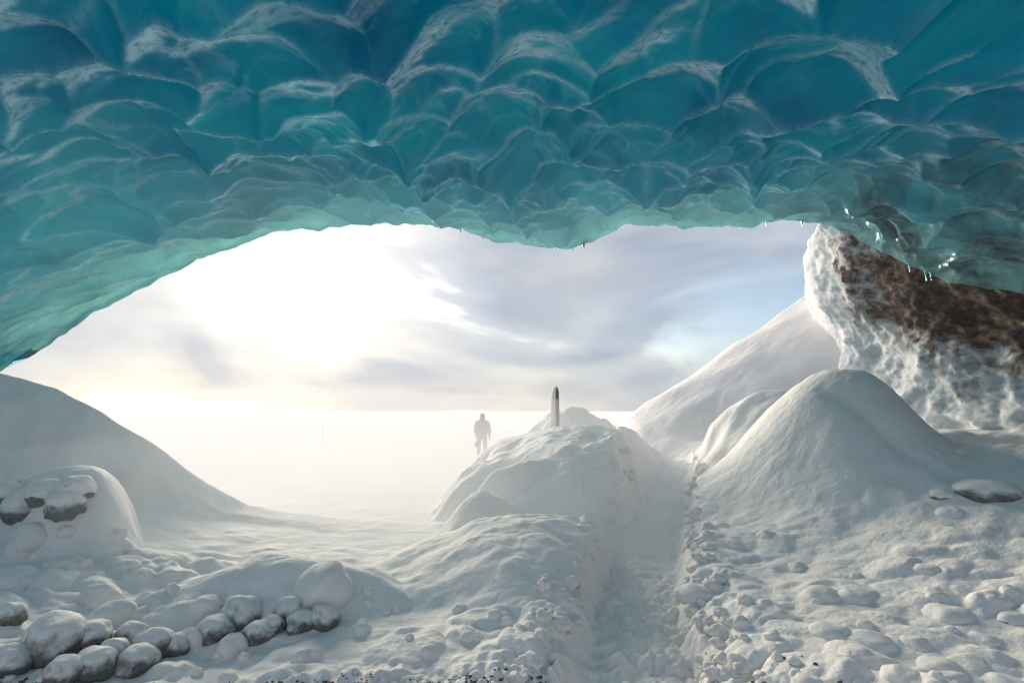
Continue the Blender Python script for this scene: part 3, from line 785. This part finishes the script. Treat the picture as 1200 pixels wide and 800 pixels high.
# clods thrown up beside the trodden path
CLOD = []
for sd_ in range(5):
    k = blob(ICO3_V, sd_ + 20, 0.32, 1.6); V = ICO3_V * k[:, None] * np.array([1, 0.9, 0.75])
    me = bpy.data.meshes.new('snow_clod'); me.from_pydata([tuple(v) for v in V], [], [tuple(f) for f in ICO3_F.tolist()])
    me.polygons.foreach_set('use_smooth', np.ones(len(me.polygons), dtype=bool)); me.materials.append(M_SNOW); me.update(); CLOD.append(me)
def clods(n, side, y0, y1, lab, grp, r0, r1):
    for i in range(n):
        y = y0 + (y1 - y0) * random.random() ** 1.3
        x = np.interp(y, PATH[:, 1], PATH[:, 0]) + side * (0.5 + abs(random.gauss(0, 0.18)))
        r = random.uniform(r0, r1); z = total_fast(x, y)[0]
        o = bpy.data.objects.new('snow_clod', random.choice(CLOD)); C.objects.link(o)
        o.location = (x, y, z + r * 0.2); o.rotation_euler = (random.uniform(-.4, .4), random.uniform(-.4, .4), random.uniform(0, 6.28))
        o.scale = (r, r, r * random.uniform(.7, 1)); tag(o, lab, 'snow clod', grp)
clods(70, 1, 3.7, 10, 'snow clod on the right bank of the trodden path', 'clods on the right bank', 0.035, 0.09)
clods(60, -1, 3.7, 11, 'snow clod on the left bank of the trodden path', 'clods on the left bank', 0.03, 0.085)

# ------------------------------------------------------------------ wooden stake with wind-packed snow on one side
px0, py0, y0 = 651, 501, 12.7
sx, _ = U(px0, py0, y0); sz = total(sx, y0)[0]
H = U(px0, 453, y0)[1] - sz
st = empty('wooden_stake', (sx, y0, sz)); tag(st, 'grey wooden stake with snow packed on its left side, standing on the mound', 'stake')
def loft(secs, seg, fn, name, m, parent):
    V = []; F = []
    for (z, *a) in secs:
        for i in range(seg): V.append(fn(z, 2 * math.pi * i / seg, *a))
    for k in range(len(secs) - 1):
        for i in range(seg): F.append((k * seg + i, k * seg + (i + 1) % seg, (k + 1) * seg + (i + 1) % seg, (k + 1) * seg + i))
    F.append(tuple(reversed(range(seg)))); F.append(tuple(range((len(secs) - 1) * seg, len(secs) * seg)))
    return mesh_obj(name, V, F, m, parent)
def sq(z, a, r, dx=0):
    c, s_ = math.cos(a), math.sin(a); k = (abs(c) ** 6 + abs(s_) ** 6) ** (-1 / 6)
    return (dx + r * k * c, r * k * s_, z)
loft([(-0.3, 0.05), (0.0, 0.05, 0.035), (H * 0.3, 0.047, 0.04), (H * 0.6, 0.049, 0.035), (H * 0.9, 0.042, 0.038), (H * 0.97, 0.028, 0.03), (H, 0.012, 0.026)], 16, sq, 'post', M_WOOD, st)
def drift(z, a, rx, ry, dx):
    c, s_ = math.cos(a), math.sin(a)
    return (dx + rx * c + 0.006 * math.sin(z * 23 + a), ry * s_, z)
loft([(-0.15, 0.16, 0.12, -0.06), (0.0, 0.10, 0.085, -0.055), (H * 0.15, 0.072, 0.07, -0.045), (H * 0.4, 0.062, 0.062, -0.04), (H * 0.65, 0.056, 0.056, -0.034), (H * 0.85, 0.05, 0.055, -0.022), (H * 0.96, 0.032, 0.045, -0.002), (H * 1.015, 0.01, 0.02, 0.012)], 18, drift, 'snow_crust', M_SNOW, st)

# thin marker pole far out on the plain
mx_, mz_ = U(378, 520, 31)
mk = empty('marker_pole', (mx_, 31, total(mx_, 31)[0])); tag(mk, 'thin far marker pole on the plain left of the person', 'pole')
loft([(-0.2, 0.02), (0.6, 0.02), (1.15, 0.018), (1.2, 0.006)], 8, sq, 'pole', M_WOOD, mk)
loft([(-0.05, 0.12, 0.12, 0.0), (0.04, 0.08, 0.08, 0.0), (0.09, 0.03, 0.03, 0.0)], 10, drift, 'snow_foot', M_SNOW, mk)

# ------------------------------------------------------------------ the person out in the drifting snow
def skin(name, pts, edges, radii, material, parent, sub=2, root=0):
    me = bpy.data.meshes.new(name); me.from_pydata(pts, edges, []); o = bpy.data.objects.new(name, me); C.objects.link(o)
    md = o.modifiers.new('skin', 'SKIN'); md.use_smooth_shade = True
    for i, r in enumerate(radii):
        me.skin_vertices[0].data[i].radius = r if isinstance(r, tuple) else (r, r)
    me.skin_vertices[0].data[root].use_root = True
    ms = o.modifiers.new('sub', 'SUBSURF'); ms.levels = sub; ms.render_levels = sub
    dg = bpy.context.evaluated_depsgraph_get(); dg.update()
    nm = bpy.data.meshes.new_from_object(o.evaluated_get(dg))
    bpy.data.objects.remove(o)
    nm.name = name; nm.materials.clear(); nm.materials.append(material)
    for p in nm.polygons: p.use_smooth = True
    r_ = bpy.data.objects.new(name, nm); C.objects.link(r_); r_.parent = parent
    return r_
PX, PZ = U(565, 536, 23.0)
pz = total(PX, 23.0)[0]
pe = empty('person', (PX, 23.0, pz), R(186)); tag(pe, 'hooded person in dark winter clothes standing out in the drifting snow', 'person')
# body: trousers, trunk, neck, head, arms and hands in one surface
bp_ = [(0, 0, 0.96), (0, 0, 1.12), (0, 0.01, 1.32), (0, 0.01, 1.46), (0, -0.01, 1.54), (0, -0.02, 1.62), (0, -0.02, 1.72),
       (-0.105, 0, 0.90), (-0.125, -0.06, 0.50), (-0.125, -0.02, 0.10), (-0.13, -0.14, 0.045),
       (0.105, 0, 0.90), (0.135, 0.06, 0.50), (0.145, 0.14, 0.10), (0.15, 0.01, 0.045),
       (-0.19, 0.01, 1.43), (-0.26, 0.02, 1.16), (-0.285, -0.04, 0.92), (-0.29, -0.06, 0.84),
       (0.19, 0.01, 1.43), (0.265, 0.03, 1.16), (0.25, -0.03, 0.93), (0.245, -0.05, 0.85)]
be = [(0, 1), (1, 2), (2, 3), (3, 4), (4, 5), (5, 6), (0, 7), (7, 8), (8, 9), (9, 10), (0, 11), (11, 12), (12, 13), (13, 14), (3, 15), (15, 16), (16, 17), (17, 18), (3, 19), (19, 20), (20, 21), (21, 22)]
br = [(0.15, 0.11), (0.15, 0.11), (0.17, 0.12), (0.13, 0.09), 0.06, (0.085, 0.10), (0.075, 0.09), 0.105, 0.082, 0.066, 0.05, 0.105, 0.082, 0.066, 0.05, 0.075, 0.05, 0.036, 0.03, 0.075, 0.05, 0.036, 0.03]
skin('body', bp_, be, br, M_CLOTH, pe)
jp = [(0, 0.0, 0.74), (0, 0, 0.98), (0, 0.01, 1.2), (0, 0.015, 1.38), (0, 0.01, 1.47), (-0.20, 0.01, 1.41), (-0.275, 0.02, 1.16), (-0.295, -0.035, 0.95), (0.20, 0.01, 1.41), (0.275, 0.03, 1.16), (0.26, -0.025, 0.96)]
skin('jacket', jp, [(0, 1), (1, 2), (2, 3), (3, 4), (3, 5), (5, 6), (6, 7), (3, 8), (8, 9), (9, 10)],
     [(0.235, 0.17), (0.23, 0.17), (0.225, 0.17), (0.22, 0.16), (0.12, 0.10), 0.105, 0.085, 0.07, 0.105, 0.085, 0.07], M_JACKET, pe)
skin('hood', [(0, 0.02, 1.47), (0, 0.02, 1.58), (0, 0.015, 1.68), (0, 0.0, 1.79)], [(0, 1), (1, 2), (2, 3)], [(0.11, 0.10), (0.115, 0.125), (0.12, 0.13), (0.06, 0.07)], M_JACKET, pe)
skin('face', [(0, -0.075, 1.575), (0, -0.10, 1.64), (0, -0.09, 1.70)], [(0, 1), (1, 2)], [0.05, 0.06, 0.05], M_SKIN, pe)
for sgn, fy in ((-1, -0.02), (1, 0.14)):
    skin('boot', [(sgn * 0.13, fy, 0.26), (sgn * 0.13, fy, 0.10), (sgn * 0.135, fy - 0.02, 0.05), (sgn * 0.15, fy - 0.17, 0.045)], [(0, 1), (1, 2), (2, 3)], [0.085, 0.075, 0.07, 0.055], M_BOOT, pe)
for sgn, hx, hy, hz in ((-1, -0.292, -0.06, 0.86), (1, 0.245, -0.05, 0.87)):
    pts = [(hx, hy, hz), (hx, hy - 0.005, hz - 0.08)]; ed = [(0, 1)]; rd = [(0.026, 0.04), (0.02, 0.042)]
    for q, (oy, ln) in enumerate([(-0.033, 0.075), (-0.011, 0.085), (0.011, 0.08), (0.033, 0.062)]):
        i = len(pts); pts += [(hx, hy + oy, hz - 0.085), (hx - sgn * 0.008, hy + oy, hz - 0.085 - ln * 0.5), (hx - sgn * 0.025, hy + oy, hz - 0.085 - ln)]
        ed += [(1, i), (i, i + 1), (i + 1, i + 2)]; rd += [0.010, 0.0095, 0.008]
    i = len(pts); pts += [(hx - sgn * 0.01, hy - 0.05, hz - 0.045), (hx - sgn * 0.02, hy - 0.065, hz - 0.085)]; ed += [(0, i), (i, i + 1)]; rd += [0.012, 0.009]
    skin('glove', pts, ed, rd, M_BOOT, pe, 1)
# bag hanging from the lowered hand
bgx = empty('hand_bag', (PX - 0.245, 23.0 + 0.07, pz + 0.44)); tag(bgx, 'small dark bag carried low in the hand of the person', 'bag')
loft([(0, 0.045, 0.05, 0), (0.03, 0.06, 0.07, 0), (0.16, 0.058, 0.07, 0), (0.22, 0.04, 0.05, 0)], 12, drift, 'pouch', M_CLOTH, bgx)
loft([(0.2, 0.012, 0.02, 0), (0.28, 0.01, 0.015, 0), (0.36, 0.01, 0.012, 0)], 8, drift, 'strap', M_BOOT, bgx)

# ------------------------------------------------------------------ air: thin haze everywhere, drifting snow outside
def vol_mat(name, col_, dens, g):
    m = bpy.data.materials.new(name); m.use_nodes = True; n = m.node_tree.nodes; n.clear()
    o = n.new('ShaderNodeOutputMaterial'); v = n.new('ShaderNodeVolumePrincipled')
    v.inputs['Color'].default_value = (*col_, 1); v.inputs['Density'].default_value = dens; v.inputs['Anisotropy'].default_value = g
    m.node_tree.links.new(v.outputs[0], o.inputs['Volume']); return m
def box(name, lo, hi, m):
    V = [(x, y, z) for x in (lo[0], hi[0]) for y in (lo[1], hi[1]) for z in (lo[2], hi[2])]
    F = [(0, 1, 3, 2), (4, 6, 7, 5), (0, 4, 5, 1), (2, 3, 7, 6), (0, 2, 6, 4), (1, 5, 7, 3)]
    return mesh_obj(name, V, F, m, None, False)
# blowing snow: a dense low sheet skimming the plain at head height, and a thin tall veil above it
na_, nb_ = 60, 50
gx, gy = np.meshgrid(np.linspace(-1, 1, na_), np.linspace(0, 1, nb_), indexing='ij')
yy = 10.5 + 0.9 * noise2(gx * 9, gx * 0 + 2, 401) + 500 * gy ** 3
xx = gx * (16 + 1.3 * yy)
top_ = 1.86 * sst(yy, 9.5, 24.0) + 0.02 + 0.16 * fbm(gx * 9, gy * 8, 3, 405) * sst(gy, 0, 0.1)
ft = np.stack([xx, yy, top_], -1).reshape(-1, 3); fb = np.stack([xx, yy, 0 * xx - 0.6], -1).reshape(-1, 3)
Fg = grid_faces(na_, nb_); nn = na_ * nb_
ring = [i * nb_ for i in range(na_)] + [(na_ - 1) * nb_ + j for j in range(1, nb_)] + [i * nb_ + nb_ - 1 for i in range(na_ - 2, -1, -1)] + [j for j in range(nb_ - 2, 0, -1)]
side = [(ring[i], ring[(i + 1) % len(ring)], ring[(i + 1) % len(ring)] + nn, ring[i] + nn) for i in range(len(ring))]
o = mesh_obj('blowing_snow', np.concatenate([ft, fb]), np.concatenate([Fg, Fg[:, ::-1] + nn, np.array(side)]), vol_mat('blowing_snow', (0.99, 0.99, 1.0), 0.07, 0.1))
tag(o, 'low sheet of blowing snow skimming the plain', None, None, 'stuff')
k = blob(ICO_V, 41, 0.2, 1.6)
V = ICO_V * k[:, None] * np.array([90, 40, 26]) + np.array([-6, 60, 0])
o = mesh_obj('snow_mist', V, ICO_F, vol_mat('snow_mist', (0.98, 0.985, 1.0), 0.0003, 0.84))
tag(o, 'thin veil of snow mist above the plain', None, None, 'stuff')
k = blob(ICO3_V, 43, 0.22, 1.5)
o = mesh_obj('snow_haze', ICO3_V * k[:, None] * np.array([8.8, 5.3, 1.9]) + np.array([-2.8, 11.0, 0.35]), ICO3_F, vol_mat('snow_haze', (0.99, 0.99, 1.0), 0.075, 0.15))
tag(o, 'puff of blown snow drifting in at the left of the cave mouth', None, None, 'stuff')
